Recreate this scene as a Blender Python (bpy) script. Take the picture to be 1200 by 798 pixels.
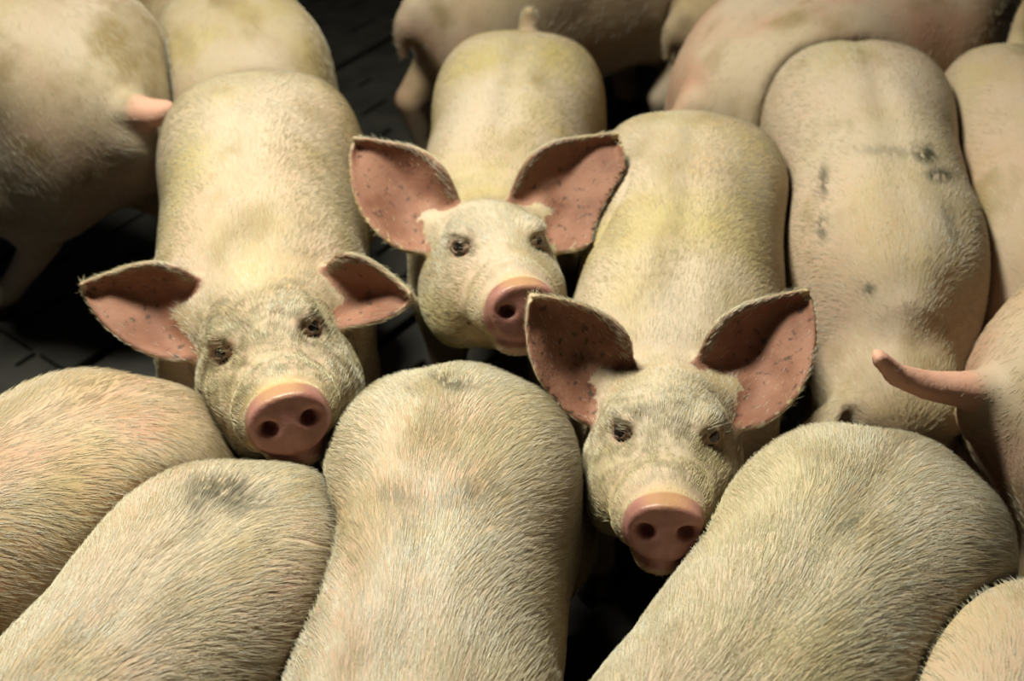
import bpy, math, random, time
import numpy as np
from mathutils import Vector, Matrix

T0 = time.time()
for o in list(bpy.data.objects):
    bpy.data.objects.remove(o, do_unlink=True)
scene = bpy.context.scene
COL = scene.collection

# ------------------------------------------------------------------ camera
F_PX, CAM_H, PITCH = 1700.0, 1.85, math.radians(40.0)
cam_d = bpy.data.cameras.new('camera')
cam_d.sensor_width = 36.0
cam_d.lens = F_PX / 1200.0 * 36.0
cam_d.clip_start = 0.05
cam_d.dof.use_dof = True
cam_d.dof.focus_distance = 1.74
cam_d.dof.aperture_fstop = 3.6
cam = bpy.data.objects.new('camera', cam_d)
cam.location = (0, 0, CAM_H)
cam.rotation_euler = (math.pi / 2 - PITCH, 0, 0)
COL.objects.link(cam)
scene.camera = cam
CAM = np.array([0, 0, CAM_H])
FWD = np.array([0, math.cos(PITCH), -math.sin(PITCH)])
UPV = np.array([0, math.sin(PITCH), math.cos(PITCH)])
RGT = np.array([1.0, 0, 0])


def ray(px, py):
    return FWD + RGT * (px - 600) / F_PX + UPV * (399 - py) / F_PX


def at_z(px, py, z):
    d = ray(px, py)
    return CAM + d * ((z - CAM_H) / d[2])


def at_depth(px, py, depth):
    return CAM + ray(px, py) * depth


def project(P):
    q = P - CAM
    dep = q @ FWD
    return 600 + F_PX * (q @ RGT) / dep, 399 - F_PX * (q @ UPV) / dep, dep


# ------------------------------------------------------------------ light
world = bpy.data.worlds.new('barn_air')
scene.world = world
world.use_nodes = True
world.node_tree.nodes['Background'].inputs[0].default_value = (0.75, 0.85, 1.0, 1)
world.node_tree.nodes['Background'].inputs[1].default_value = 0.022


def area(name, loc, target, sx, sy, power, col, spread=180):
    l = bpy.data.lights.new(name, 'AREA')
    l.shape = 'RECTANGLE'
    l.size, l.size_y = sx, sy
    l.energy = power
    l.spread = math.radians(spread)
    l.color = col
    o = bpy.data.objects.new(name, l)
    o.location = loc
    o.rotation_euler = (Vector(target) - Vector(loc)).to_track_quat('-Z', 'Y').to_euler()
    COL.objects.link(o)
    return o


area('ceiling_lamp', (-0.65, 2.00, 2.55), (-0.05, 1.10, 0.5), 0.7, 0.3, 70, (0.98, 0.985, 0.83), 130)

vs = scene.view_settings
vs.view_transform = 'Standard'
vs.look = 'None'
vs.gamma = 1.0
vs.exposure = 0.0
vs.use_curve_mapping = False

# ------------------------------------------------------------------ node helpers


def new_mat(name):
    m = bpy.data.materials.new(name)
    m.use_nodes = True
    nt = m.node_tree
    return m, nt, nt.nodes['Principled BSDF']


def nd(nt, kind, ins=None, **props):
    n = nt.nodes.new(kind)
    for k, v in props.items():
        setattr(n, k, v)
    for k, v in (ins or {}).items():
        if hasattr(v, 'is_output'):
            nt.links.new(v, n.inputs[k])
        else:
            n.inputs[k].default_value = v
    return n


def mixc(nt, fac, a, b, blend='MIX'):
    n = nt.nodes.new('ShaderNodeMix')
    n.data_type = 'RGBA'
    n.blend_type = blend
    for idx, v in ((0, fac), (6, a), (7, b)):
        if hasattr(v, 'is_output'):
            nt.links.new(v, n.inputs[idx])
        else:
            n.inputs[idx].default_value = v if idx == 0 else (*v, 1)
    return n.outputs[2]


def ramp(nt, fac, lo, hi):
    n = nd(nt, 'ShaderNodeMapRange', {'Value': fac, 'From Min': lo, 'From Max': hi}, interpolation_type='SMOOTHSTEP')
    return n.outputs['Result']


def math_n(nt, op, a, b=0.0):
    n = nt.nodes.new('ShaderNodeMath')
    n.operation = op
    for i, v in ((0, a), (1, b)):
        if hasattr(v, 'is_output'):
            nt.links.new(v, n.inputs[i])
        else:
            n.inputs[i].default_value = v
    return n.outputs[0]


def coat_colour(nt, coords, hair=False):
    """off-white coat with yellow and pink areas and dung-brown smears"""
    oi = nd(nt, 'ShaderNodeObjectInfo')
    seed = math_n(nt, 'MULTIPLY', oi.outputs['Random'], 40.0)

    def noise(scale, detail=3.0, stretch=None, off=0.0):
        c = coords
        if stretch:
            c = nd(nt, 'ShaderNodeMapping', {'Vector': coords, 'Scale': stretch}).outputs[0]
        w = math_n(nt, 'ADD', seed, off)
        return nd(nt, 'ShaderNodeTexNoise', {'Vector': c, 'W': w, 'Scale': scale, 'Detail': detail},
                  noise_dimensions='4D').outputs['Fac']
    yel = nd(nt, 'ShaderNodeAttribute', attribute_type='OBJECT', attribute_name='yellow').outputs['Fac']
    ros = nd(nt, 'ShaderNodeAttribute', attribute_type='OBJECT', attribute_name='rosy').outputs['Fac']
    base = (0.56, 0.525, 0.43) if hair else (0.40, 0.31, 0.225)
    c = mixc(nt, math_n(nt, 'MULTIPLY', ramp(nt, noise(5.0), 0.40, 0.68), yel), base,
             (0.43, 0.37, 0.15) if hair else (0.34, 0.26, 0.09))
    c = mixc(nt, math_n(nt, 'MULTIPLY', ramp(nt, noise(4.0, off=7.0), 0.42, 0.66), ros), c,
             (0.50, 0.40, 0.29) if hair else (0.38, 0.19, 0.125))
    smear = ramp(nt, noise(7.0, 6.0, (1.0, 1.6, 1.6), 13.0), 0.49, 0.70)
    mud = nd(nt, 'ShaderNodeAttribute', attribute_type='OBJECT', attribute_name='mud').outputs['Fac']
    c = mixc(nt, math_n(nt, 'MULTIPLY', smear, mud), c, (0.21, 0.145, 0.06))
    grime = nd(nt, 'ShaderNodeAttribute', attribute_name='grime').outputs['Fac']
    gn = ramp(nt, noise(55.0, 5.0, None, 17.0), 0.38, 0.64)
    c = mixc(nt, math_n(nt, 'MULTIPLY', grime, gn), c, (0.11, 0.085, 0.04))
    return c, noise


# pig skin ----------------------------------------------------------
m_skin, nt, bs = new_mat('pig_skin')
tc = nd(nt, 'ShaderNodeTexCoord').outputs['Object']
c, noise = coat_colour(nt, tc)
a_pink = nd(nt, 'ShaderNodeAttribute', attribute_name='pink').outputs['Fac']
a_dirt = nd(nt, 'ShaderNodeAttribute', attribute_name='dirt').outputs['Fac']
a_ear = nd(nt, 'ShaderNodeAttribute', attribute_name='inner_ear').outputs['Fac']
a_lid = nd(nt, 'ShaderNodeAttribute', attribute_name='eyelid').outputs['Fac']
a_rim = nd(nt, 'ShaderNodeAttribute', attribute_name='stain').outputs['Fac']
speck = ramp(nt, noise(60.0, 2.0, None, 3.0), 0.60, 0.70)
pinkc = mixc(nt, ramp(nt, noise(25.0, 3.0, None, 21.0), 0.35, 0.7), (0.285, 0.13, 0.105), (0.19, 0.08, 0.064))
a_tail = nd(nt, 'ShaderNodeAttribute', attribute_name='tail_skin').outputs['Fac']
c = mixc(nt, a_tail, c, (0.52, 0.28, 0.20))
c = mixc(nt, a_pink, c, pinkc)
earc = mixc(nt, ramp(nt, noise(18.0, 3.0, None, 5.0), 0.35, 0.7), (0.235, 0.108, 0.068), (0.155, 0.062, 0.036))
blot = ramp(nt, noise(95.0, 3.0, None, 31.0), 0.59, 0.66)
earc = mixc(nt, math_n(nt, 'MULTIPLY', blot, 0.8), earc, (0.05, 0.03, 0.02))
c = mixc(nt, a_ear, c, earc)
c = mixc(nt, math_n(nt, 'MULTIPLY', a_lid, 0.75), c, (0.24, 0.13, 0.09))
c = mixc(nt, math_n(nt, 'MULTIPLY', a_rim, 0.4), c, (0.38, 0.24, 0.07))
dn = ramp(nt, noise(70.0, 4.0, (0.6, 1.3, 1.3), 9.0), 0.36, 0.48)
c = mixc(nt, math_n(nt, 'MULTIPLY', a_dirt, dn), c, (0.055, 0.05, 0.03))
hoof = nd(nt, 'ShaderNodeAttribute', attribute_name='hoof').outputs['Fac']
c = mixc(nt, hoof, c, (0.03, 0.022, 0.014))
nt.links.new(c, bs.inputs['Base Color'])
rough = nd(nt, 'ShaderNodeMapRange', {'Value': a_pink, 'To Min': 0.72, 'To Max': 0.44}).outputs[0]
nt.links.new(rough, bs.inputs['Roughness'])
bs.inputs['Specular IOR Level'].default_value = 0.3
bs.inputs['Subsurface Weight'].default_value = 0.12
bs.inputs['Subsurface Radius'].default_value = (0.012, 0.004, 0.002)
bs.inputs['Subsurface Scale'].default_value = 1.0
fine = noise(220.0, 2.0, None, 2.0)
bmp = nd(nt, 'ShaderNodeBump', {'Height': fine, 'Strength': 0.35, 'Distance': 0.002})
nt.links.new(bmp.outputs[0], bs.inputs['Normal'])

# pig bristles ------------------------------------------------------
m_hair, nt, bs = new_mat('pig_bristle')
tc = nd(nt, 'ShaderNodeTexCoord').outputs['Object']
c, noise = coat_colour(nt, tc, True)
hi = nd(nt, 'ShaderNodeHairInfo')
c = mixc(nt, ramp(nt, hi.outputs['Random'], 0.55, 0.95), c, (0.42, 0.33, 0.17))
a_dirt = nd(nt, 'ShaderNodeAttribute', attribute_name='dirt').outputs['Fac']
dn = ramp(nt, noise(70.0, 4.0, (0.6, 1.3, 1.3), 9.0), 0.36, 0.48)
c = mixc(nt, math_n(nt, 'MULTIPLY', a_dirt, dn), c, (0.06, 0.055, 0.03))
nt.links.new(c, bs.inputs['Base Color'])
bs.inputs['Roughness'].default_value = 0.4
bs.inputs['Specular IOR Level'].default_value = 0.5

m_eye, nt, bs = new_mat('pig_eye')
bs.inputs['Base Color'].default_value = (0.012, 0.008, 0.006, 1)
bs.inputs['Roughness'].default_value = 0.06
m_white, nt, bs = new_mat('pig_eye_white')
bs.inputs['Base Color'].default_value = (0.55, 0.47, 0.42, 1)
bs.inputs['Roughness'].default_value = 0.2

m_conc, nt, bs = new_mat('dirty_concrete')
tc = nd(nt, 'ShaderNodeTexCoord').outputs['Object']
n1 = nd(nt, 'ShaderNodeTexNoise', {'Vector': tc, 'Scale': 9.0, 'Detail': 6.0}).outputs['Fac']
c = mixc(nt, ramp(nt, n1, 0.35, 0.7), (0.014, 0.012, 0.009), (0.030, 0.026, 0.020))
nt.links.new(c, bs.inputs['Base Color'])
bs.inputs['Roughness'].default_value = 0.6
bmp = nd(nt, 'ShaderNodeBump', {'Height': n1, 'Strength': 0.4, 'Distance': 0.01})
nt.links.new(bmp.outputs[0], bs.inputs['Normal'])
m_pit, nt, bs = new_mat('slurry')
bs.inputs['Base Color'].default_value = (0.006, 0.005, 0.004, 1)
bs.inputs['Roughness'].default_value = 0.5

# ------------------------------------------------------------------ mesh helper


def mesh_obj(name, V, Fc, mat, parent=None, smooth=True):
    me = bpy.data.meshes.new(name)
    me.from_pydata([tuple(v) for v in V], [], [tuple(f) for f in Fc])
    me.update()
    if smooth:
        me.polygons.foreach_set('use_smooth', np.ones(len(me.polygons), bool))
    me.materials.append(mat)
    o = bpy.data.objects.new(name, me)
    COL.objects.link(o)
    if parent:
        o.parent = parent
    return o


# ------------------------------------------------------------------ slatted floor
fl = mesh_obj('floor', [(-3.2, -3.2, -0.3), (3.2, -3.2, -0.3), (3.2, 3.2, -0.3), (-3.2, 3.2, -0.3)], [(0, 1, 2, 3)], m_pit, None, False)
fl.location = (0, 2.2, 0)
fl.rotation_euler = (0, 0, math.radians(52))
fl['kind'] = 'structure'
fl['label'] = 'dark dirty slatted concrete floor under the pigs'


def slat_mesh():
    """one concrete slat: bar with rows of slots; made as beams and bridges, bevelled top edges"""
    V, Fc = [], []

    def box(x0, x1, y0, y1, z0, z1, b):
        i = len(V)
        V.extend([(x0, y0, z0), (x1, y0, z0), (x1, y1, z0), (x0, y1, z0),
                  (x0, y0, z1 - b), (x1, y0, z1 - b), (x1, y1, z1 - b), (x0, y1, z1 - b),
                  (x0 + b, y0 + b, z1), (x1 - b, y0 + b, z1), (x1 - b, y1 - b, z1), (x0 + b, y1 - b, z1)])
        for f in ((0, 3, 2, 1), (0, 1, 5, 4), (1, 2, 6, 5), (2, 3, 7, 6), (3, 0, 4, 7),
                  (4, 5, 9, 8), (5, 6, 10, 9), (6, 7, 11, 10), (7, 4, 8, 11), (8, 9, 10, 11)):
            Fc.append(tuple(i + k for k in f))
    L, W = 1.196, 0.398
    for k in range(4):                                  # four beams with three slots between them
        y0 = -W / 2 + k * W / 4
        box(-L / 2, L / 2, y0 + 0.006, y0 + W / 4 - 0.006, -0.1, 0.0, 0.003)
    for k in range(1, 4):                               # bridges that close the slots
        y = -W / 2 + k * W / 4
        for j in range(7):
            x = -L / 2 + (j + (0.5 if k % 2 else 0.0)) * 0.2
            box(max(x - 0.05, -L / 2), min(x + 0.05, L / 2), y - 0.012, y + 0.012, -0.1, -0.0005, 0.002)
    return V, Fc


sv, sf = slat_mesh()
proto = None
for i in range(-2, 3):
    for j in range(-7, 8):
        if proto is None:
            proto = o = mesh_obj('slat_panel', sv, sf, m_conc, fl, False)
        else:
            o = proto.copy()
            COL.objects.link(o)
            o.parent = fl
        o.location = (i * 1.2, j * 0.41, random.Random(i * 31 + j).uniform(-0.003, 0.0))

wb = mesh_obj('wall_back', [(-3.5, 4.6, -0.3), (3.5, 4.6, -0.3), (3.5, 4.72, -0.3), (-3.5, 4.72, -0.3),
                            (-3.5, 4.6, 1.1), (3.5, 4.6, 1.1), (3.5, 4.72, 1.1), (-3.5, 4.72, 1.1)],
              [(0, 1, 5, 4), (1, 2, 6, 5), (2, 3, 7, 6), (3, 0, 4, 7), (4, 5, 6, 7), (0, 3, 2, 1)], m_conc, None, False)
wb['kind'] = 'structure'
wb['label'] = 'low dark concrete pen wall behind the herd'

# ------------------------------------------------------------------ distance-field body modelling


def ax(*seg):
    """1-D grid from (start, end, step) pieces"""
    out = []
    for a, b, h in seg:
        n = max(1, int(round((b - a) / h)))
        out.append(np.linspace(a, b, n, endpoint=False))
    out.append([seg[-1][1]])
    return np.concatenate(out).astype(np.float32)


class Field:
    def __init__(s, xs, ys, zs):
        s.xs, s.ys, s.zs = xs, ys, zs
        s.D = np.full((len(xs), len(ys), len(zs)), 0.1, np.float32)

    def sub(s, lo, hi):
        r = []
        for a, l, h in ((s.xs, lo[0], hi[0]), (s.ys, lo[1], hi[1]), (s.zs, lo[2], hi[2])):
            i, j = np.searchsorted(a, l), np.searchsorted(a, h)
            if j <= i:
                return None
            r.append(slice(i, j))
        X = s.xs[r[0]][:, None, None]
        Y = s.ys[r[1]][None, :, None]
        Z = s.zs[r[2]][None, None, :]
        return tuple(r), X, Y, Z

    def blend(s, r, d, k, op):
        a = s.D[r]
        d = d.astype(np.float32)
        if op == 'add':
            h = np.maximum(k - np.abs(a - d), 0) / k
            s.D[r] = np.minimum(a, d) - h * h * k * 0.25
        else:
            d = -d
            h = np.maximum(k - np.abs(a - d), 0) / k
            s.D[r] = np.maximum(a, d) + h * h * k * 0.25

    def ellipsoid(s, c, r, k=0.03, R=None, op='add'):
        c = np.asarray(c, float)
        r = np.asarray(r, float)
        e = np.sqrt(((R * r) ** 2).sum(1)) if R is not None else r
        g = s.sub(c - e - k - 0.02, c + e + k + 0.02)
        if g is None:
            return
        sl, X, Y, Z = g
        X, Y, Z = X - c[0], Y - c[1], Z - c[2]
        if R is not None:
            U = R[0, 0] * X + R[1, 0] * Y + R[2, 0] * Z
            V = R[0, 1] * X + R[1, 1] * Y + R[2, 1] * Z
            W = R[0, 2] * X + R[1, 2] * Y + R[2, 2] * Z
        else:
            U, V, W = X, Y, Z
        k0 = np.sqrt((U / r[0]) ** 2 + (V / r[1]) ** 2 + (W / r[2]) ** 2)
        k1 = np.sqrt((U / r[0] ** 2) ** 2 + (V / r[1] ** 2) ** 2 + (W / r[2] ** 2) ** 2) + 1e-6
        s.blend(sl, k0 * (k0 - 1) / k1, k, op)

    def cone(s, a, b, ra, rb, k=0.03, op='add'):
        a, b = np.asarray(a, float), np.asarray(b, float)
        m = max(ra, rb) + k + 0.02
        g = s.sub(np.minimum(a, b) - m, np.maximum(a, b) + m)
        if g is None:
            return
        sl, X, Y, Z = g
        X, Y, Z = X - a[0], Y - a[1], Z - a[2]
        v = b - a
        h = np.clip((X * v[0] + Y * v[1] + Z * v[2]) / max(v @ v, 1e-9), 0, 1)
        d = np.sqrt((X - h * v[0]) ** 2 + (Y - h * v[1]) ** 2 + (Z - h * v[2]) ** 2) - (ra + (rb - ra) * h)
        s.blend(sl, d, k, op)

    def chain(s, pts, rad, k=0.02, op='add'):
        pts = np.asarray(pts, float)
        m = max(rad) + k + 0.02
        g = s.sub(pts.min(0) - m, pts.max(0) + m)
        if g is None:
            return
        sl, X, Y, Z = g
        best = None
        for i in range(len(pts) - 1):
            a, v = pts[i], pts[i + 1] - pts[i]
            x, y, z = X - a[0], Y - a[1], Z - a[2]
            h = np.clip((x * v[0] + y * v[1] + z * v[2]) / max(v @ v, 1e-9), 0, 1)
            d = np.sqrt((x - h * v[0]) ** 2 + (y - h * v[1]) ** 2 + (z - h * v[2]) ** 2) - (rad[i] + (rad[i + 1] - rad[i]) * h)
            best = d if best is None else np.minimum(best, d)
        s.blend(sl, best, k, op)

    def sheet(s, P, r, k):
        """thin curved sheet given by dense sample points"""
        r = np.broadcast_to(r, len(P))
        lo, hi = P.min(0) - 0.03, P.max(0) + 0.03
        g = s.sub(lo, hi)
        sl, X, Y, Z = g
        E = np.full((X.shape[0], Y.shape[1], Z.shape[2]), 0.05, np.float32)
        xs, ys, zs = X.ravel(), Y.ravel(), Z.ravel()
        m = 0.014
        for p, rr in zip(P, r):
            a0, a1 = np.searchsorted(xs, (p[0] - m, p[0] + m))
            b0, b1 = np.searchsorted(ys, (p[1] - m, p[1] + m))
            c0, c1 = np.searchsorted(zs, (p[2] - m, p[2] + m))
            d = np.sqrt((xs[a0:a1, None, None] - p[0]) ** 2 + (ys[None, b0:b1, None] - p[1]) ** 2
                        + (zs[None, None, c0:c1] - p[2]) ** 2) - rr
            v = E[a0:a1, b0:b1, c0:c1]
            np.minimum(v, d, out=v)
        s.blend(sl, E, k, 'add')

    def mesh(s, smooth=2):
        D = s.D
        S = D < 0
        n = S[:-1, :-1, :-1].astype(np.int8)
        cnt = n.copy()
        for i in (0, 1):
            for j in (0, 1):
                for k in (0, 1):
                    if i + j + k:
                        cnt += S[i:S.shape[0] - 1 + i, j:S.shape[1] - 1 + j, k:S.shape[2] - 1 + k]
        act = (cnt > 0) & (cnt < 8)
        I = np.argwhere(act)
        ids = np.full(act.shape, -1, np.int32)
        ids[act] = np.arange(len(I))
        corner = {}
        for i in (0, 1):
            for j in (0, 1):
                for k in (0, 1):
                    corner[i, j, k] = D[I[:, 0] + i, I[:, 1] + j, I[:, 2] + k]
        acc = np.zeros((len(I), 3))
        num = np.zeros(len(I))
        for axis in range(3):
            o1, o2 = [q for q in range(3) if q != axis]
            for u in (0, 1):
                for v in (0, 1):
                    A = [0, 0, 0]
                    A[o1], A[o2] = u, v
                    B = list(A)
                    B[axis] = 1
                    da, db = corner[tuple(A)], corner[tuple(B)]
                    m = (da < 0) != (db < 0)
                    t = np.where(m, da / np.where(m, da - db, 1), 0)
                    acc[:, axis] += np.where(m, t, 0)
                    acc[:, o1] += m * u
                    acc[:, o2] += m * v
                    num += m
        loc = acc / num[:, None]
        V = np.empty((len(I), 3))
        for a, g in enumerate((s.xs, s.ys, s.zs)):
            lo = g[I[:, a]]
            V[:, a] = lo + loc[:, a] * (g[I[:, a] + 1] - lo)
        quads = []
        for axis in range(3):
            sl0 = [slice(1, -1)] * 3
            sl1 = [slice(1, -1)] * 3
            sl0[axis] = slice(0, -1)
            sl1[axis] = slice(1, None)
            A, B = S[tuple(sl0)], S[tuple(sl1)]
            off = np.array([0 if q == axis else 1 for q in range(3)])
            o1, o2 = (axis + 1) % 3, (axis + 2) % 3
            for flip in (False, True):
                E = np.argwhere((A & ~B) if not flip else (~A & B)) + off
                if not len(E):
                    continue
                q = []
                for du, dv in ((-1, -1), (0, -1), (0, 0), (-1, 0)):
                    c = E.copy()
                    c[:, o1] += du
                    c[:, o2] += dv
                    q.append(ids[c[:, 0], c[:, 1], c[:, 2]])
                q = np.stack(q, 1)
                quads.append(q[:, ::-1] if flip else q)
        Q = np.concatenate(quads)
        e = np.concatenate([Q[:, [0, 1]], Q[:, [1, 2]], Q[:, [2, 3]], Q[:, [3, 0]]])
        deg = np.bincount(e[:, 0], minlength=len(V)) + np.bincount(e[:, 1], minlength=len(V))
        for _ in range(smooth):
            for lam in (0.55, -0.35):
                N = np.empty_like(V)
                for a in range(3):
                    N[:, a] = (np.bincount(e[:, 0], V[e[:, 1], a], len(V)) + np.bincount(e[:, 1], V[e[:, 0], a], len(V))) / deg
                V = V + lam * (N - V)
        return V, Q


def vnormals(V, Q):
    n = np.cross(V[Q[:, 2]] - V[Q[:, 0]], V[Q[:, 3]] - V[Q[:, 1]])
    N = np.zeros_like(V)
    for k in range(4):
        for a in range(3):
            N[:, a] += np.bincount(Q[:, k], n[:, a], len(V))
    return N / (np.linalg.norm(N, axis=1)[:, None] + 1e-12)


def sstep(a, b, x):
    t = np.clip((x - a) / (b - a), 0, 1)
    return t * t * (3 - 2 * t)


PROF = np.array([  # x, top z, bottom z, half width
    [-0.034, 0.470, 0.430, 0.010],
    [-0.026, 0.500, 0.395, 0.040],
    [-0.006, 0.533, 0.350, 0.068],
    [0.030, 0.566, 0.300, 0.098],
    [0.085, 0.597, 0.268, 0.126],
    [0.17, 0.622, 0.245, 0.150],
    [0.29, 0.634, 0.225, 0.162],
    [0.41, 0.630, 0.215, 0.163],
    [0.51, 0.622, 0.225, 0.157],
    [0.59, 0.605, 0.250, 0.142],
    [0.65, 0.580, 0.290, 0.118],
    [0.70, 0.545, 0.340, 0.080],
    [0.73, 0.500, 0.400, 0.020]])


def trunk(f, wide, tail, step=(0.0, 0.0)):
    sl, X, Y, Z = f.sub((-0.08, -0.25, 0.1), (0.9, 0.25, 0.75))
    x = X.ravel()
    # smooth interpolation of the profile
    zt = np.interp(x, PROF[:, 0], PROF[:, 1])
    zb = np.interp(x, PROF[:, 0], PROF[:, 2])
    a = np.interp(x, PROF[:, 0], PROF[:, 3]) * wide
    out = np.maximum(np.maximum(PROF[0, 0] - x, x - PROF[-1, 0]), 0)
    zc, b = (zt + zb) / 2, (zt - zb) / 2
    for arr in (zc, b, a):
        arr[:] = np.convolve(np.pad(arr, 3, 'edge'), np.ones(7) / 7, 'valid')
    A, B, C = a[:, None, None], b[:, None, None], zc[:, None, None]
    n = 2.25
    q = (np.abs(Y / A) ** n + np.abs((Z - C) / B) ** n) ** (1 / n)
    d = (q - 1) * np.minimum(A, B) * 0.8 + out[:, None, None] * 0.8
    groove = 0.0045 * np.exp(-(Y / 0.022) ** 2) * sstep(0.50, 0.57, Z) * sstep(0.02, 0.15, X) * (1 - sstep(0.55, 0.7, X))
    f.blend(sl, d + groove, 0.01, 'add')
    for s in (-1, 1):
        st = step[0] if s > 0 else step[1]
        f.ellipsoid((0.150 + 0.1 * st, s * 0.086 * wide, 0.390), (0.135, 0.078, 0.180), 0.06)      # ham
        f.ellipsoid((0.205, s * 0.074 * wide, 0.520), (0.110, 0.066, 0.070), 0.06)      # hip
        f.ellipsoid((0.570, s * 0.092 * wide, 0.390), (0.100, 0.060, 0.165), 0.05)      # shoulder
        y = s * 0.105 * wide
        f.chain([(x_ + st * (0.45 - z_) / 0.42, y, z_) for x_, z_ in ((0.13, 0.33), (0.10, 0.27), (0.015, 0.205), (0.045, 0.085), (0.06, 0.03))],
                [0.085, 0.062, 0.036, 0.026, 0.030], 0.03)
        f.chain([(0.58, y * 0.9, 0.33), (0.59, y * 0.9, 0.19), (0.585, y * 0.9, 0.085), (0.60, y * 0.9, 0.03)],
                [0.065, 0.036, 0.027, 0.030], 0.03)
        for q in (-1, 1):                                                               # cloven hooves
            f.cone((0.078 + st, y + q * 0.015, 0.02), (0.10 + st, y + q * 0.017, 0.014), 0.020, 0.013, 0.006)
            f.cone((0.618, y * 0.9 + q * 0.015, 0.02), (0.64, y * 0.9 + q * 0.017, 0.014), 0.020, 0.013, 0.006)
    tail = [np.array(t, float) for t in tail]
    rr = np.linspace(0.027, 0.011, len(tail))
    f.chain(tail, rr, 0.015)
    f.ellipsoid((-0.032, 0, 0.445), (0.020, 0.022, 0.028), 0.03)


EYE = np.array([0.096, 0.0535, 0.027])


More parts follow.
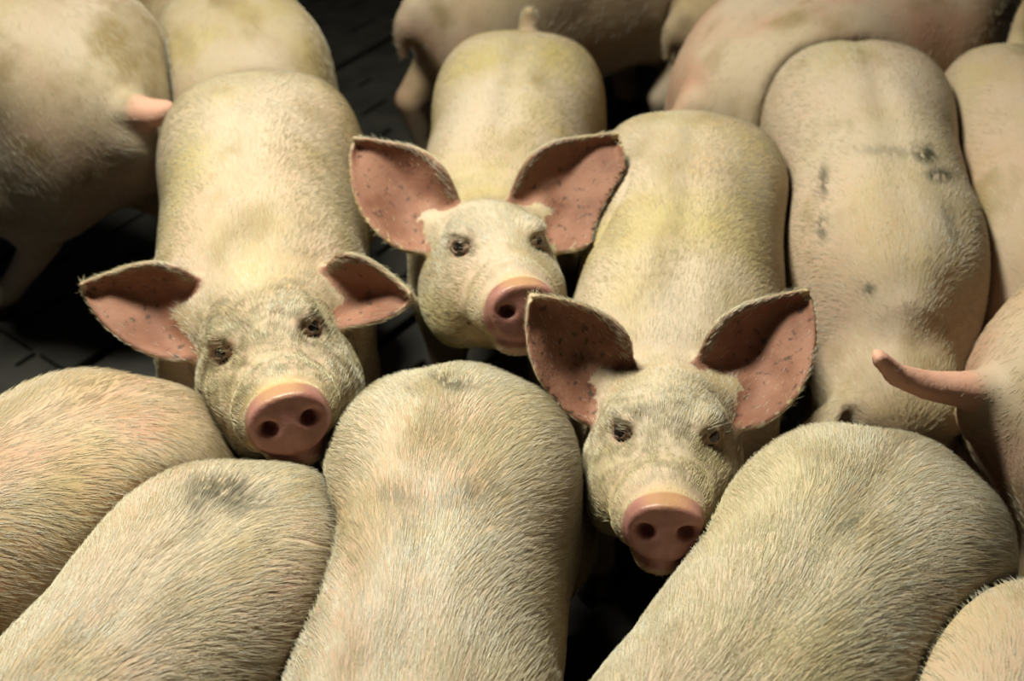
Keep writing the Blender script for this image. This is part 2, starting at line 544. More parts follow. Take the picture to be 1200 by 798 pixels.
def head(f, O, R, hs, detail, ears):
    """O origin between the ears, R columns = forward, left, up of the head"""
    def P(x, y, z):
        return O + R @ (np.array([x, y, z]) * hs)

    def ell(c, r, k=0.03, op='add'):
        f.ellipsoid(P(*c), np.array(r) * hs, k, R, op)

    def cone(a, b, ra, rb, k=0.03, op='add'):
        f.cone(P(*a), P(*b), ra * hs, rb * hs, k, op)
    ell((0.015, 0, -0.005), (0.095, 0.088, 0.080), 0.04)
    ell((0.060, 0, 0.018), (0.070, 0.070, 0.048), 0.03)
    cone((0.060, 0, -0.020), (0.215, 0, -0.036), 0.072, 0.046, 0.03)
    cone((0.010, 0, -0.085), (0.200, 0, -0.082), 0.062, 0.026, 0.025)
    for s in (-1, 1):
        ell((0.045, s * 0.062, -0.068), (0.100, 0.044, 0.060), 0.045)
        ell((0.080, s * 0.052, 0.046), (0.034, 0.018, 0.014), 0.02)              # brow
        cone((0.110, s * 0.046, -0.035), (0.190, s * 0.034, -0.048), 0.036, 0.025, 0.03)
        if detail:
            e = np.array([EYE[0], s * EYE[1], EYE[2]])
            n = np.array([0.66, s * 0.68, 0.30]); n /= np.linalg.norm(n)
            side = np.cross(n, (0, 0, 1)); side /= np.linalg.norm(side)
            up = np.cross(side, n)
            front = -s * side if (side @ np.array([1, 0, 0])) * -s > 0 else s * side
            ell(e + n * 0.012 + front * 0.012 - up * 0.002, (0.010, 0.010, 0.008), 0.014, 'sub')   # inner corner hollow
            ell(e + n * 0.016, (0.013, 0.013, 0.012), 0.012, 'sub')                                # socket

            def lid(el_deg, r, rr, k, op='add'):
                pts = []
                for t in np.linspace(-1, 1, 11):
                    el_, a_ = math.radians(el_deg) * (1 - 0.9 * t * t), math.radians(72) * t
                    pts.append(P(*(e + r * (math.cos(el_) * math.cos(a_) * n + math.cos(el_) * math.sin(a_) * side + math.sin(el_) * up))))
                f.chain(pts, [rr * hs] * 11, k, op)
            lid(38, 0.0130, 0.0034, 0.006)
            lid(62, 0.0165, 0.0040, 0.008)
            lid(-34, 0.0130, 0.0030, 0.006)
            lid(52, 0.0190, 0.0016, 0.003, 'sub')
            lid(-62, 0.0175, 0.0014, 0.003, 'sub')
            Re = R @ np.stack([n, side, up], 1)
            f.ellipsoid(P(*(e + n * 0.0160 - up * 0.0005)), np.array([0.0085, 0.0108, 0.0062]) * hs, 0.002, Re, 'sub')
    # fold that rings the snout, and the snout disc
    ring = []
    for t in np.linspace(-2.3, 2.3, 15):
        ring.append(P(0.196 - 0.014 * math.cos(t), 0.0425 * math.sin(t), -0.034 + 0.0375 * math.cos(t)))
    f.chain(ring, [0.0125 * hs] * 15, 0.03)
    # disc: rounded slab, wider at the top
    if detail:
        g = f.sub(P(0.235, 0, -0.035) - 0.085, P(0.235, 0, -0.035) + 0.085)
        sl, X, Y, Z = g
        c = P(0.238, 0, -0.034)
        X, Y, Z = X - c[0], Y - c[1], Z - c[2]
        tilt = 0.10
        U = (R[0, 0] * X + R[1, 0] * Y + R[2, 0] * Z) / hs
        Vv = (R[0, 1] * X + R[1, 1] * Y + R[2, 1] * Z) / hs
        W = (R[0, 2] * X + R[1, 2] * Y + R[2, 2] * Z) / hs
        U = U - tilt * W
        hw = 0.0475 + 0.045 * np.clip(W, -0.05, 0.05)
        q = (np.abs(Vv / hw) ** 2.3 + np.abs(W / 0.0405) ** 2.3) ** (1 / 2.3)
        rad = (q - 1) * 0.041 + 0.007
        face = np.abs(U) - 0.020 + 0.007 + 0.0035 * np.exp(-(W / 0.02) ** 2 - (Vv / 0.03) ** 2)
        d = (np.minimum(np.maximum(rad, face), 0) + np.sqrt(np.maximum(rad, 0) ** 2 + np.maximum(face, 0) ** 2) - 0.007) * hs
        f.blend(sl, d, 0.010, 'add')
        for s in (-1, 1):
            ell((0.258, s * 0.0235, -0.032), (0.024, 0.0102, 0.0090), 0.006, 'sub')
            ell((0.262, s * 0.0300, -0.029), (0.010, 0.0090, 0.0060), 0.007, 'sub')
        cone((0.262, 0, -0.052), (0.252, 0, -0.078), 0.0022, 0.003, 0.005, 'sub')
        for s in (-1, 1):                                                        # mouth line
            cone((0.262, 0, -0.082), (0.236, s * 0.034, -0.080), 0.0035, 0.0030, 0.006, 'sub')
            cone((0.236, s * 0.034, -0.080), (0.150, s * 0.062, -0.066), 0.0035, 0.0030, 0.006, 'sub')
        ell((0.212, 0, -0.088), (0.036, 0.034, 0.018), 0.010)
        f.chain([P(*q) for q in ((0.205, -0.062, -0.068), (0.235, -0.046, -0.0730), (0.254, -0.024, -0.0770), (0.260, 0, -0.0785),
                                 (0.254, 0.024, -0.0770), (0.235, 0.046, -0.0730), (0.205, 0.062, -0.068))], [0.0042 * hs] * 7, 0.004, 'sub')
    else:
        ell((0.235, 0, -0.034), (0.022, 0.048, 0.041), 0.01)
    marks = []
    for base, tip, lobe, face, cup, fold, bow in ears:
        u = tip - base
        L = np.linalg.norm(u)
        u = u / L
        vl = lobe - base
        v = vl - u * (vl @ u)
        wl0 = np.linalg.norm(v)
        v = v / wl0
        n = np.cross(u, v)
        if n @ face < 0:
            n = -n
        ns, ntt = (60, 70) if detail else (16, 16)
        Sg, Tg = np.meshgrid(np.linspace(-0.12, 1, ns), np.linspace(-1, 1, ntt), indexing='ij')
        wl = wl0 * np.sin(np.pi * np.clip(Sg * 0.78 + 0.22, 0, 1)) ** 0.75
        wu = L * 0.285 * np.sin(np.pi * np.clip(Sg * 0.70 + 0.30, 0, 1)) ** 0.9
        off = np.where(Tg > 0, Tg * wl, Tg * wu)
        S0 = np.clip(Sg, 0, 1)
        inn = sstep(-0.05, 0.35, Sg)
        dn = cup * (Tg ** 2) * (1 - 0.55 * S0) * (0.35 + 0.65 * inn) - 0.75 * cup * (1 - S0) ** 1.5 * (1 - Tg ** 2) \
            + fold * inn * np.clip(-Tg, 0, 1) ** 2 * (1 - 0.5 * S0) - 0.012 * np.sin(np.pi * S0) + 0.004 * np.sin(9 * S0 + 3 * Tg) \
            - 0.030 * (1 - inn) * np.clip(-Tg, 0, 1)
        off = off - bow * L * np.sin(np.pi * S0)
        Pt = base + u * (Sg * L)[..., None] + v * off[..., None] + n * dn[..., None]
        Pt = Pt.reshape(-1, 3)
        thick = (0.0052 - 0.0018 * Sg).reshape(-1)
        f.sheet(Pt, thick if detail else 0.007, 0.012)
        f.cone(base - u * 0.03 - n * 0.010, base + u * 0.03 - n * 0.026, 0.026, 0.014, 0.03)
        gu, gv = np.gradient(Pt.reshape(ns, ntt, 3), axis=(0, 1))
        nn = np.cross(gu, gv).reshape(-1, 3)
        nn /= np.linalg.norm(nn, axis=1)[:, None] + 1e-9
        nn *= np.sign((nn @ n))[:, None]
        edge = np.maximum(np.abs(Tg), Sg).reshape(-1)
        st = 6 if detail else 2
        keep = np.zeros((ns, ntt), bool); keep[::st, ::st] = True
        keep = keep.ravel()
        marks.append((Pt[keep], nn[keep], edge[keep], u))
    return marks


def bend_to(p, k):
    """curl the spine sideways along an arc of curvature k, from the hips forward"""
    if not k:
        return p
    t = np.maximum(p[:, 0] - 0.1, 0)
    a = k * t
    q = p.copy()
    m = p[:, 0] > 0.1
    q[:, 0] = np.where(m, 0.1 + np.sin(a) / k - p[:, 1] * np.sin(a), p[:, 0])
    q[:, 1] = np.where(m, (1 - np.cos(a)) / k + p[:, 1] * np.cos(a), p[:, 1])
    return q


def bend_from(p, k):
    if not k:
        return p
    sg = 1 if k > 0 else -1
    r0 = 1 / abs(k)
    yy = p[:, 1] * sg
    th = np.arctan2(p[:, 0] - 0.1, r0 - yy)
    q = p.copy()
    m = p[:, 0] > 0.1
    q[:, 0] = np.where(m, 0.1 + th * r0, p[:, 0])
    q[:, 1] = np.where(m, sg * (r0 - np.hypot(p[:, 0] - 0.1, r0 - yy)), p[:, 1])
    return q


def add_hair(name, V, Q, N, dens, flow, length, dirt, grime, count, rad, lift, parent, rng):
    T = np.concatenate([Q[:, [0, 1, 2]], Q[:, [0, 2, 3]]])
    a = np.linalg.norm(np.cross(V[T[:, 1]] - V[T[:, 0]], V[T[:, 2]] - V[T[:, 0]]), axis=1) * dens[T].mean(1)
    cs = np.cumsum(a)
    t = np.searchsorted(cs, rng.random(count) * cs[-1])
    t = T[np.clip(t, 0, len(T) - 1)]
    r1 = np.sqrt(rng.random(count))[:, None]
    r2 = rng.random(count)[:, None]
    w = np.concatenate([1 - r1, r1 * (1 - r2), r1 * r2], 1)

    def lerp(A):
        return (A[t] * (w[..., None] if A.ndim == 2 else w)).sum(1)
    p, n, fl_, ln, di, gr = lerp(V), lerp(N), lerp(flow), lerp(length), lerp(dirt), lerp(grime)
    # hairs lie in tufts: low-frequency swirl of the direction
    sw = 0.35 * np.sin(p @ np.array([23.0, 31.0, 17.0]) + 1.3) + 0.25 * np.sin(p @ np.array([-41.0, 27.0, 35.0]))
    side = np.cross(n, fl_)
    fl_ = fl_ + side * (0.24 * sw + rng.normal(0, 0.11, count))[:, None]
    fl_ -= n * (fl_ * n).sum(1)[:, None]
    fl_ /= np.linalg.norm(fl_, axis=1)[:, None] + 1e-9
    ln = ln * rng.uniform(0.55, 1.25, count)
    lf = lift * rng.uniform(0.4, 1.6, count)
    K = 4
    pos = np.empty((count, K, 3), np.float32)
    for k in range(K):
        h = k / (K - 1)
        pos[:, k] = p + fl_ * (ln * h)[:, None] + n * (ln * lf * (h - 0.45 * h * h) - 0.001 * (k == 0))[:, None]
    cu = bpy.data.hair_curves.new(name)
    cu.add_curves([K] * count)
    cu.attributes['position'].data.foreach_set('vector', pos.ravel())
    rd = np.tile(np.array([1.0, 0.95, 0.75, 0.25], np.float32) * rad, count)
    cu.attributes.new('radius', 'FLOAT', 'POINT').data.foreach_set('value', rd)
    cu.attributes.new('dirt', 'FLOAT', 'CURVE').data.foreach_set('value', di.astype(np.float32))
    cu.attributes.new('grime', 'FLOAT', 'CURVE').data.foreach_set('value', gr.astype(np.float32))
    cu.materials.append(m_hair)
    o = bpy.data.objects.new(name, cu)
    COL.objects.link(o)
    o.parent = parent
    o['kind'] = 'stuff'
    return o


def sphere(name, r, mat, parent, loc):
    V, Fc = [], []
    nu, nv = 20, 12
    for i in range(nv + 1):
        a = math.pi * i / nv
        for j in range(nu):
            b = 2 * math.pi * j / nu
            V.append((r * math.sin(a) * math.cos(b), r * math.sin(a) * math.sin(b), r * math.cos(a)))
    for i in range(nv):
        for j in range(nu):
            Fc.append((i * nu + j, (i + 1) * nu + j, (i + 1) * nu + (j + 1) % nu, i * nu + (j + 1) % nu))
    o = mesh_obj(name, V, Fc, mat, parent)
    o.location = loc
    return o


def orient(az, el, roll):
    """head axes from compass direction of the snout, its rise, and roll"""
    x = np.array([math.cos(az) * math.cos(el), math.sin(az) * math.cos(el), math.sin(el)])
    y = np.cross((0, 0, 1), x); y /= np.linalg.norm(y)
    z = np.cross(x, y)
    y2 = y * math.cos(roll) + z * math.sin(roll)
    z2 = np.cross(x, y2)
    return np.stack([x, y2, z2], 1)


FAST_HAIR = 1.0


def pig_steps(label, p0, p1, s=1.0, wide=1.0, tail=None, face=None, bend=0.0, hair=20000, hair_len=0.015,
             yellow=0.5, rosy=0.5, smudge=(), seed=0, neck_drop=0.0, hair_rad=0.00018, lift=0.085, bald_tail=0.0, step=(0.0, 0.0), mud=0.75, head_hair=0.2):
    rng = np.random.default_rng(100 + seed)
    if isinstance(p1, tuple):
        a, b = at_z(*p0, 0.607 * s), at_z(*p1, 0.628 * s)
        az = math.atan2(b[1] - a[1], b[0] - a[0])
    else:                                   # p0 is the tail root, p1 the heading in degrees
        az = math.radians(p1)
        a = at_z(*p0, 0.49 * s) + 0.13 * s * np.array([math.cos(az), math.sin(az), 0])
    h = np.array([math.cos(az), math.sin(az), 0])
    loc = np.array([a[0], a[1], 0]) - h * (0.13 if isinstance(p1, tuple) else 0.10) * s
    M = np.stack([h, np.cross((0, 0, 1), h), (0, 0, 1)], 1)

    def to_local(w):
        return M.T @ (np.asarray(w) - loc) / s
    if tail is None:
        tail = [(-0.02, 0, 0.48), (-0.038, 0.004, 0.455), (-0.048, 0.010, 0.42), (-0.048, 0.01, 0.375)]
    ears = []
    if face:
        hs = face['scale']
        R = M.T @ orient(face['az'], face['el'], face['roll'])
        ew = at_z(*face['eyes'], face['z'])
        O = to_local(ew) - R @ (np.array([EYE[0], 0, EYE[2]]) * hs)
        for sd, ed in ((1, face['ear_l']), (-1, face['ear_r'])):
            base = O + R @ (np.array([-0.002, sd * 0.072, 0.040]) * hs)
            bw = loc + M @ (base * s)
            dep = project(bw[None])[2][0]
            tip = to_local(at_depth(*ed['tip'], dep + ed['dt']))
            lobe = to_local(at_depth(*ed['lobe'], dep + ed['dl']))
            tocam = M.T @ (CAM - bw)
            ears.append((base, tip, lobe, tocam / np.linalg.norm(tocam), ed.get('cup', 0.03), ed.get('fold', 0.01), ed.get('bow', 0.06)))
        ex = [O[0] - 0.10, O[0] + 0.34]
        allp = np.array([e[1] for e in ears] + [e[2] for e in ears] + [O, O + R @ (np.array([0.28, 0, -0.03]) * hs)])
        y0, y1 = min(allp[:, 1].min() - 0.05, -0.22), max(allp[:, 1].max() + 0.05, 0.22)
        z0, z1 = O[2] - 0.17, max(allp[:, 2].max() + 0.05, 0.70)
        x0 = min(O[0] - 0.07, allp[:, 0].min() - 0.03)
        x1 = max(allp[:, 0].max() + 0.09, O[0] + 0.2)
        f = Field(ax((-0.16, x0, 0.008), (x0, x1, 0.0030)), ax((y0, y1, 0.0034)),
                  ax((-0.03, z0, 0.011), (z0, z1, 0.0034)))
    else:
        hs = 1.0
        el = math.radians(-38 - 30 * neck_drop)
        R = orient(0, el, 0)
        O = np.array([0.775, 0.0, 0.535 - 0.12 * neck_drop])
        for sd in (1, -1):
            base = O + R @ np.array([-0.005, sd * 0.070, 0.046])
            tip = base + R @ np.array([0.05, sd * 0.12, 0.03])
            lobe = base + R @ np.array([0.07, sd * 0.05, -0.02])
            ears.append((base, tip, lobe, R @ np.array([0.9, 0, -0.3]), 0.02, 0.01, 0.0))
        f = Field(ax((-0.23, 1.16, 0.0085)), ax((-0.27, 0.27, 0.0085)), ax((-0.03, 0.72, 0.0085)))
    trunk(f, wide, tail, step)
    nb = O + R @ (np.array([-0.02, 0, -0.03]) * hs)
    n0 = np.array([0.52, 0, 0.445])
    f.chain([n0, n0 * 0.5 + nb * 0.5 + np.array([0, 0, -0.012]), nb], [0.150, 0.125, 0.092], 0.04)
    f.cone((0.56, 0, 0.36), nb - R[:, 2] * 0.05, 0.12, 0.075, 0.04)
    marks = head(f, O, R, hs, bool(face), ears)
    if face and face.get('crease'):
        arc = []
        for t in np.linspace(-1.25, 1.25, 15):
            arc.append(O + R @ (np.array([-0.085 - 0.02 * math.cos(t), 0.135 * math.sin(t), -0.045 + 0.135 * math.cos(t)]) * hs))
        f.chain(arc, [0.012] * 15, 0.03, 'sub')
    yield dict(f=f, loc=loc, M=M, s=s, bend=bend)
    V, Q = f.mesh(2)
    del f
    # masks on the body ---------------------------------------------
    N = vnormals(V, Q)
    Hh = (V - O) @ R / hs
    on_head = sstep(-0.02, 0.04, Hh[:, 0]) * (np.abs(Hh[:, 1]) < 0.14) * (np.abs(Hh[:, 2]) < 0.16)
    disc = sstep(0.2235, 0.2300, Hh[:, 0] - 0.1 * (Hh[:, 2] + 0.034)) * sstep(-0.092, -0.080, Hh[:, 2]) \
        * (np.abs(Hh[:, 1]) < 0.065) * (Hh[:, 2] < 0.04)
    lip = 0.45 * sstep(0.215, 0.235, Hh[:, 0]) * (Hh[:, 2] < -0.076) * (np.abs(Hh[:, 1]) < 0.035) * (Hh[:, 2] > -0.105)
    inner = np.zeros(len(V)); rim = np.zeros(len(V)); earm = np.zeros(len(V)); eflow = np.zeros_like(V)
    for Pt, nn, edge, u in marks:
        near = np.where(((V > Pt.min(0) - 0.02) & (V < Pt.max(0) + 0.02)).all(1))[0]
        for ch in np.array_split(near, max(1, len(near) // 4000)):
            d = np.linalg.norm(V[ch][:, None] - Pt[None], axis=2)
            j = d.argmin(1)
            dm = d[np.arange(len(ch)), j]
            ok = dm < 0.016
            side = ((V[ch] - Pt[j]) * nn[j]).sum(1)
            faceside = (N[ch] * nn[j]).sum(1)
            earm[ch] = np.where(ok, 1, earm[ch])
            inner[ch] = np.where(ok, sstep(-0.1, 0.35, faceside) * sstep(-0.001, 0.001, side), inner[ch])
            rim[ch] = np.where(ok & (edge[j] > 0.93), 1, rim[ch])
            eflow[ch] = np.where(ok[:, None], u, eflow[ch])
    tl = np.concatenate([np.linspace(tail[i], tail[i + 1], 6) for i in range(1, len(tail) - 1)])
    dt = np.min(np.linalg.norm(V[:, None] - tl[None], axis=2), 1)
    tailm = (1 - sstep(0.022, 0.040, dt)) * (V[:, 0] < -0.03) * bald_tail
    lid = np.zeros(len(V))
    if face:
        for sd in (1, -1):
            de = np.linalg.norm((Hh - EYE * np.array([1, sd, 1])) * np.array([1, 1, 0.9]), axis=1)
            lid = np.maximum(lid, 1 - sstep(0.012, 0.026, de))
    grime = on_head * (1 - earm) * sstep(0.035, 0.075, np.abs(Hh[:, 1]) + 0.25 * np.abs(Hh[:, 2] - 0.02)) * 0.85
    grime = np.maximum(grime, 0.8 * on_head * (1 - earm) * sstep(0.02, 0.10, Hh[:, 0]) * (1 - sstep(0.20, 0.22, Hh[:, 0])))
    grime *= (face or {}).get('grime', 0.6)
    hoof = 1 - sstep(0.035, 0.05, V[:, 2])
    pink = np.clip(disc + lip, 0, 1)
    stain = sstep(0.205, 0.225, Hh[:, 0]) * sstep(-0.004, 0.008, Hh[:, 2]) * on_head * (np.abs(Hh[:, 1]) < 0.05)
    # hair direction: from snout to tail, sweeping down the flanks
    flow = np.zeros_like(V)
    flow[:, 0] = -1.0
    flow[:, 2] = -0.75 * sstep(0.02, 0.14, np.abs(V[:, 1]))
    flow[:, 1] = 0.75 * np.clip(V[:, 1] / 0.10, -1, 1) * sstep(0.0, 0.5, 0.7 - V[:, 0])
    hf = -(R[:, 0])[None] + 0.35 * np.clip(Hh[:, 1:2] / 0.05, -1, 1) * R[:, 1][None] + 0.15 * R[:, 2][None]
    hw_ = (on_head * sstep(-0.06, 0.05, Hh[:, 0]))[:, None]
    flow = flow * (1 - hw_) + hf * hw_
    flow = np.where(earm[:, None] > 0.5, eflow, flow)
    flow -= N * (flow * N).sum(1)[:, None]
    flow /= np.linalg.norm(flow, axis=1)[:, None] + 1e-9
    dens = sstep(0.18, 0.34, V[:, 2]) * (1 - pink) * (1 - 0.93 * tailm) * (1 - 0.95 * inner * (1 - rim)) * (1 - 0.9 * sstep(0.3, 0.9, lid)) * (1 + 1.1 * on_head * (1 - earm))
    dens *= 1 + 1.5 * rim
    nearmuz = on_head * sstep(0.10, 0.2, Hh[:, 0])
    leng = hair_len * (1 + head_hair * on_head) * (1 - 0.42 * nearmuz) * (1 - 0.2 * earm) * np.ones(len(V))
    # bend the back sideways (pigs without a built face turn their trunk)
    if bend:
        V2 = bend_to(V, bend)
        flow = bend_to(V + flow * 0.002, bend) - V2
        flow /= np.linalg.norm(flow, axis=1)[:, None] + 1e-9
        V = V2
    # dung smudges, fixed on the animal
    dirt = np.zeros(len(V))
    if smudge:
        PX, PY, _ = project(loc + (V * s) @ M.T)
        for x, y, rx, ry, ang, st in smudge:
            ca, sa = math.cos(math.radians(ang)), math.sin(math.radians(ang))
            u_ = ((PX - x) * ca + (PY - y) * sa) / rx
            v_ = (-(PX - x) * sa + (PY - y) * ca) / ry
            dirt = np.maximum(dirt, np.minimum(st, 1.8 * st * np.exp(-(u_ ** 2 + v_ ** 2))) * (V[:, 2] > 0.3))
    N = vnormals(V, Q)
    me = bpy.data.meshes.new('pig')
    me.vertices.add(len(V))
    me.vertices.foreach_set('co', V.astype(np.float32).ravel())
    me.loops.add(len(Q) * 4)
    me.loops.foreach_set('vertex_index', Q.astype(np.int32).ravel())
    me.polygons.add(len(Q))
    me.polygons.foreach_set('loop_start', np.arange(0, len(Q) * 4, 4, dtype=np.int32))
    me.update(calc_edges=True)
    me.polygons.foreach_set('use_smooth', np.ones(len(Q), bool))
    for nm, arr in (('pink', pink), ('dirt', dirt), ('inner_ear', np.clip(inner, 0, 1)), ('eyelid', lid), ('stain', stain), ('tail_skin', tailm), ('grime', grime), ('hoof', hoof)):
        me.attributes.new(nm, 'FLOAT', 'POINT').data.foreach_set('value', arr.astype(np.float32))
    me.materials.append(m_skin)
    ob = bpy.data.objects.new('pig', me)
    ob.location = loc
    ob.rotation_euler = (0, 0, az)
    ob.scale = (s, s, s)
    COL.objects.link(ob)
    ob['label'] = label
    ob['category'] = 'pig'
    ob['group'] = 'pigs crowded in the pen'
    ob['yellow'] = float(yellow)
    ob['rosy'] = float(rosy)
    ob['mud'] = float(mud)
    ho = add_hair('bristle_coat', V, Q, N, dens, flow, leng, dirt, grime, int(hair * FAST_HAIR), hair_rad, lift, ob, rng)
    ho['yellow'] = float(yellow)
    ho['rosy'] = float(rosy)
    ho['mud'] = float(mud)
    if face:
        for sd in (1, -1):
            e = O + R @ (EYE * np.array([1, sd, 1]) * hs)
            sphere('eye', 0.0146 * hs, m_eye, ob, e)


HERD = []


def make_pig(*a, **k):
    g = pig_steps(*a, **k)
    HERD.append((g, next(g)))


def settle_herd():
    """bodies that press on each other meet in a common contact surface"""
    info = [d for _, d in HERD]
    for d in info:
        f = d['f']
        d['D0'] = f.D.copy()
        cs = np.array([(x, y, z) for x in (f.xs[0], f.xs[-1]) for y in (f.ys[0], f.ys[-1]) for z in (f.zs[0], f.zs[-1])])
        w = d['loc'] + (bend_to(cs, d['bend']) * d['s']) @ d['M'].T
        pad = 0.4 if abs(d['bend']) > 0.5 else 0.0
        d['lo'], d['hi'] = w.min(0) - pad, w.max(0) + pad
    for a in info:
        f = a['f']
        I = np.argwhere(a['D0'] < 0.012)
        p = np.stack([f.xs[I[:, 0]], f.ys[I[:, 1]], f.zs[I[:, 2]]], 1).astype(float)
        W = a['loc'] + (bend_to(p, a['bend']) * a['s']) @ a['M'].T
        da = a['D0'][I[:, 0], I[:, 1], I[:, 2]] * a['s']
        new = f.D[I[:, 0], I[:, 1], I[:, 2]].astype(float)
        for b in info:
            if b is a or (a['hi'] < b['lo']).any() or (b['hi'] < a['lo']).any():
                continue
            q = (W - b['loc']) @ b['M'] / b['s']
            q = bend_from(q, b['bend'])
            g = b['f']
            ok = (q[:, 0] > g.xs[0]) & (q[:, 0] < g.xs[-1]) & (q[:, 1] > g.ys[0]) & (q[:, 1] < g.ys[-1]) \
                & (q[:, 2] > g.zs[0]) & (q[:, 2] < g.zs[-1])
            k = np.where(ok)[0]
            if not len(k):
                continue
            ii, tt = [], []
            for ax_, grid in enumerate((g.xs, g.ys, g.zs)):
                j = np.clip(np.searchsorted(grid, q[k, ax_]) - 1, 0, len(grid) - 2)
                ii.append(j)
                tt.append((q[k, ax_] - grid[j]) / (grid[j + 1] - grid[j]))
            db = 0
            for cx in (0, 1):
                for cy in (0, 1):
                    for cz in (0, 1):
                        wgt = (tt[0] if cx else 1 - tt[0]) * (tt[1] if cy else 1 - tt[1]) * (tt[2] if cz else 1 - tt[2])
                        db = db + wgt * b['D0'][ii[0] + cx, ii[1] + cy, ii[2] + cz]
            db = db * b['s']
            m = db < 0.05
            kk = k[m]
            cand = ((da[kk] - db[m]) * 0.5 + 0.0024) / a['s']
            h = np.maximum(0.006 - np.abs(new[kk] - cand), 0) / 0.006
            new[kk] = np.maximum(new[kk], cand) + h * h * 0.0015
        f.D[I[:, 0], I[:, 1], I[:, 2]] = new
    for d in info:
        d.pop('D0')
    for g, d in HERD:
        d.clear()
        next(g, None)


rad = math.radians
# ------------------------------------------------------------------ three pigs looking up
make_pig('pig gazing up with drooping sideways ears and head tilted', (298, 92), (290, 290), s=1.03, wide=1.0,
         face=dict(scale=1.04, eyes=(313, 398), z=0.585, crease=True, grime=1.0, az=rad(-76), el=rad(23), roll=rad(7),
                   ear_l=dict(tip=(484, 352), dt=-0.02, lobe=(432, 394), dl=-0.03, cup=0.030, fold=0.030),
                   ear_r=dict(tip=(100, 338), dt=0.01, lobe=(195, 428), dl=-0.01, cup=0.028, fold=0.022)),
         hair=90000, yellow=0.75, rosy=0.25, seed=1)
make_pig('pig with upright pink ears and snout partly behind a neighbouring ear', (612, 42), (578, 200), s=0.95, wide=0.98,
         tail=[(0.0, 0, 0.51), (-0.02, 0, 0.54), (-0.025, 0.0, 0.57), (-0.02, 0.0, 0.58)],
         face=dict(scale=1.05, eyes=(584, 287), z=0.60, grime=0.35, az=rad(-76), el=rad(24), roll=rad(-4),
                   ear_l=dict(tip=(722, 163), dt=0.05, lobe=(694, 300), dl=-0.01, cup=0.034, fold=0.012),
                   ear_r=dict(tip=(418, 168), dt=0.05, lobe=(462, 305), dl=-0.01, cup=0.034, fold=0.012)),
         hair=70000, yellow=1.0, rosy=0.2, seed=2)
make_pig('pig with a straight frontal stare and mud-specked upright ears', (815, 140), (795, 375), s=1.0, wide=1.0,
         face=dict(scale=1.0, eyes=(781, 508), z=0.56, grime=0.9, az=rad(-95), el=rad(20), roll=rad(0),
                   ear_l=dict(tip=(944, 346), dt=0.03, lobe=(930, 480), dl=-0.01, cup=0.036, fold=0.014),
                   ear_r=dict(tip=(622, 346), dt=-0.035, lobe=(648, 482), dl=-0.015, cup=0.036, fold=0.014)),
         hair=90000, yellow=0.8, rosy=0.3, seed=3)
# ------------------------------------------------------------------ pigs seen from behind or from above
make_pig('pig whose broad back carries dark green dung smudges', (1010, 52), (1095, 330), s=1.02, wide=0.98, hair=45000,
         smudge=[(1085, 182, 13, 9, 20, 1.0), (1101, 206, 14, 7, 0, 1.0), (966, 212, 5, 16, 0, 0.8), (964, 268, 5, 12, 0, 0.8),
                 (1019, 340, 5, 6, 0, 1.0), (1112, 262, 6, 22, -20, 0.5), (1045, 178, 40, 6, 5, 0.35)],
         yellow=0.6, rosy=0.3, seed=4, neck_drop=1.5)
make_pig('pig turned rump-out with brown dirt at its hip and pink tail over dark floor', (158, 137), 134.0, s=1.12, wide=1.0,
         tail=[(-0.02, 0.0, 0.500), (-0.05, -0.012, 0.50), (-0.08, -0.045, 0.50), (-0.105, -0.08, 0.505), (-0.14, -0.12, 0.505)],
         hair=30000, yellow=0.4, rosy=0.6, seed=5, mud=0.95, bald_tail=1.0, bend=1.9, step=(0.30, 0.0))
make_pig('pig showing only its hindquarters directly behind the head-tilted pig', (282, 40), (232, -90), s=1.0, hair=18000, yellow=0.9, rosy=0.3, seed=6)
make_pig('pink-flanked pig standing crosswise beyond the smudged back', (895, 20), (1170, -90), s=1.02, hair=9000, yellow=0.2, rosy=1.0, seed=7, mud=0.9)
make_pig('pig with a short tail stub beside the smudged back, body cut by frame', (1215, 58), (1284, 330), s=0.98, hair=20000,
         tail=[(-0.01, 0, 0.52), (-0.03, 0, 0.555), (-0.035, 0.0, 0.60), (-0.03, 0.0, 0.625)],
         yellow=0.8, rosy=0.3, seed=8, neck_drop=1.5)
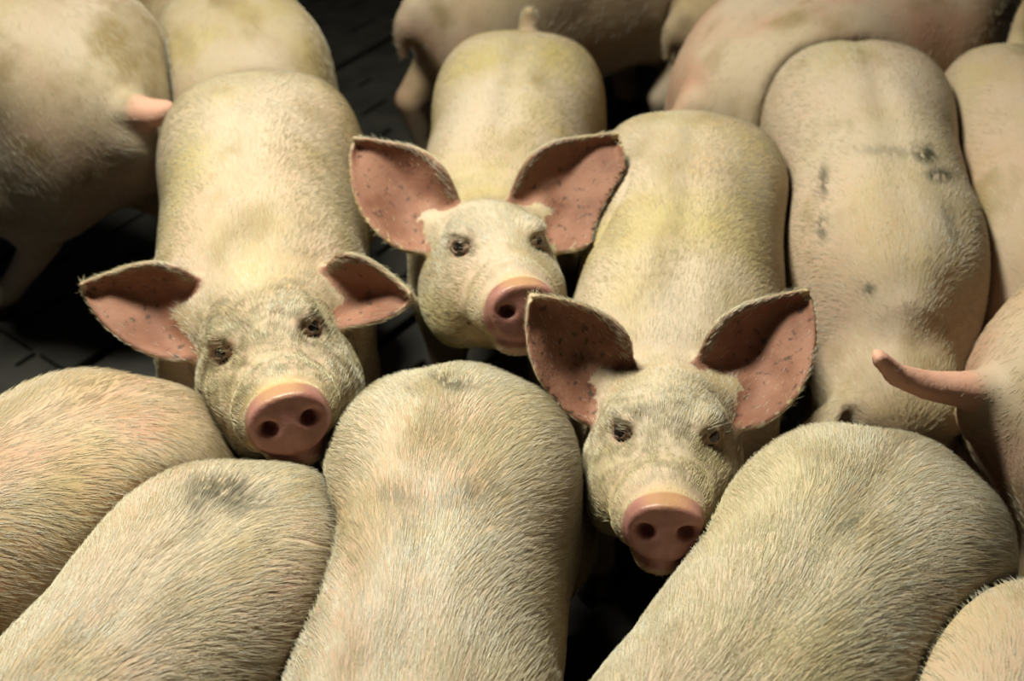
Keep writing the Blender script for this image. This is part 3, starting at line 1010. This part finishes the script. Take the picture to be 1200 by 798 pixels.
make_pig('pig in deep shade standing crosswise behind the upright-eared pig', (560, -80), (765, -145), s=1.0, hair=10000, yellow=0.3, rosy=0.6, seed=9)
make_pig('pig barely showing its shaded rump behind the pink-flanked pig', (868, -58), (1080, -125), s=0.9, hair=10000, yellow=0.6, rosy=0.5, seed=10)
make_pig('pig with bare raised pink tail beside the smudged back', (1152, 455), 12.0, s=1.08,
         tail=[(-0.02, 0.0, 0.485), (-0.065, 0.0, 0.495), (-0.11, 0.0, 0.51), (-0.155, 0.0, 0.535), (-0.185, 0.0, 0.57)],
         hair=20000, yellow=0.4, rosy=0.7, seed=11, neck_drop=0.2, bald_tail=1.0)
# foreground rumps
make_pig('pig with brownish flank wedged beside the slatted floor, its rump turned towards the tilted head', (125, 470), (-60, 560), s=0.98, hair=60000, hair_len=0.026, yellow=0.7, rosy=0.8, seed=12, mud=1.0)
make_pig('pig with green dung print on its rump, snout of the tilted pig resting above', (285, 580), (60, 790), s=1.0, hair=115000, hair_len=0.027,
         smudge=[(258, 580, 38, 16, 10, 0.75), (225, 595, 10, 14, 0, 0.5), (280, 598, 18, 10, 0, 0.7), (225, 630, 7, 6, 0, 0.6)],
         yellow=0.45, rosy=0.6, seed=13)
make_pig('pig with long pale back between the tilted head and the frontal stare', (535, 455), (452, 798), s=1.0, hair=140000, hair_len=0.028,
         smudge=[(528, 450, 20, 8, 20, 0.8), (485, 460, 6, 4, 0, 0.6), (465, 585, 22, 8, 10, 0.4), (535, 590, 30, 12, -20, 0.35)],
         yellow=0.5, rosy=0.5, seed=14, bend=0.12)
make_pig('pig with shaggy white rump pressed against the snout of the staring pig', (1050, 540), (860, 800), s=1.03, hair=140000, hair_len=0.028,
         smudge=[(985, 625, 22, 6, -40, 0.4)], yellow=0.55, rosy=0.45, seed=15, wide=1.05, mud=0.6)
make_pig('pig showing only a pale sliver of rump below the shaggy white rump', (1258, 730), (1190, 930), s=1.0, hair=40000, hair_len=0.027, yellow=0.4, rosy=0.3, seed=16)
settle_herd()
print('script time', round(time.time() - T0, 1))
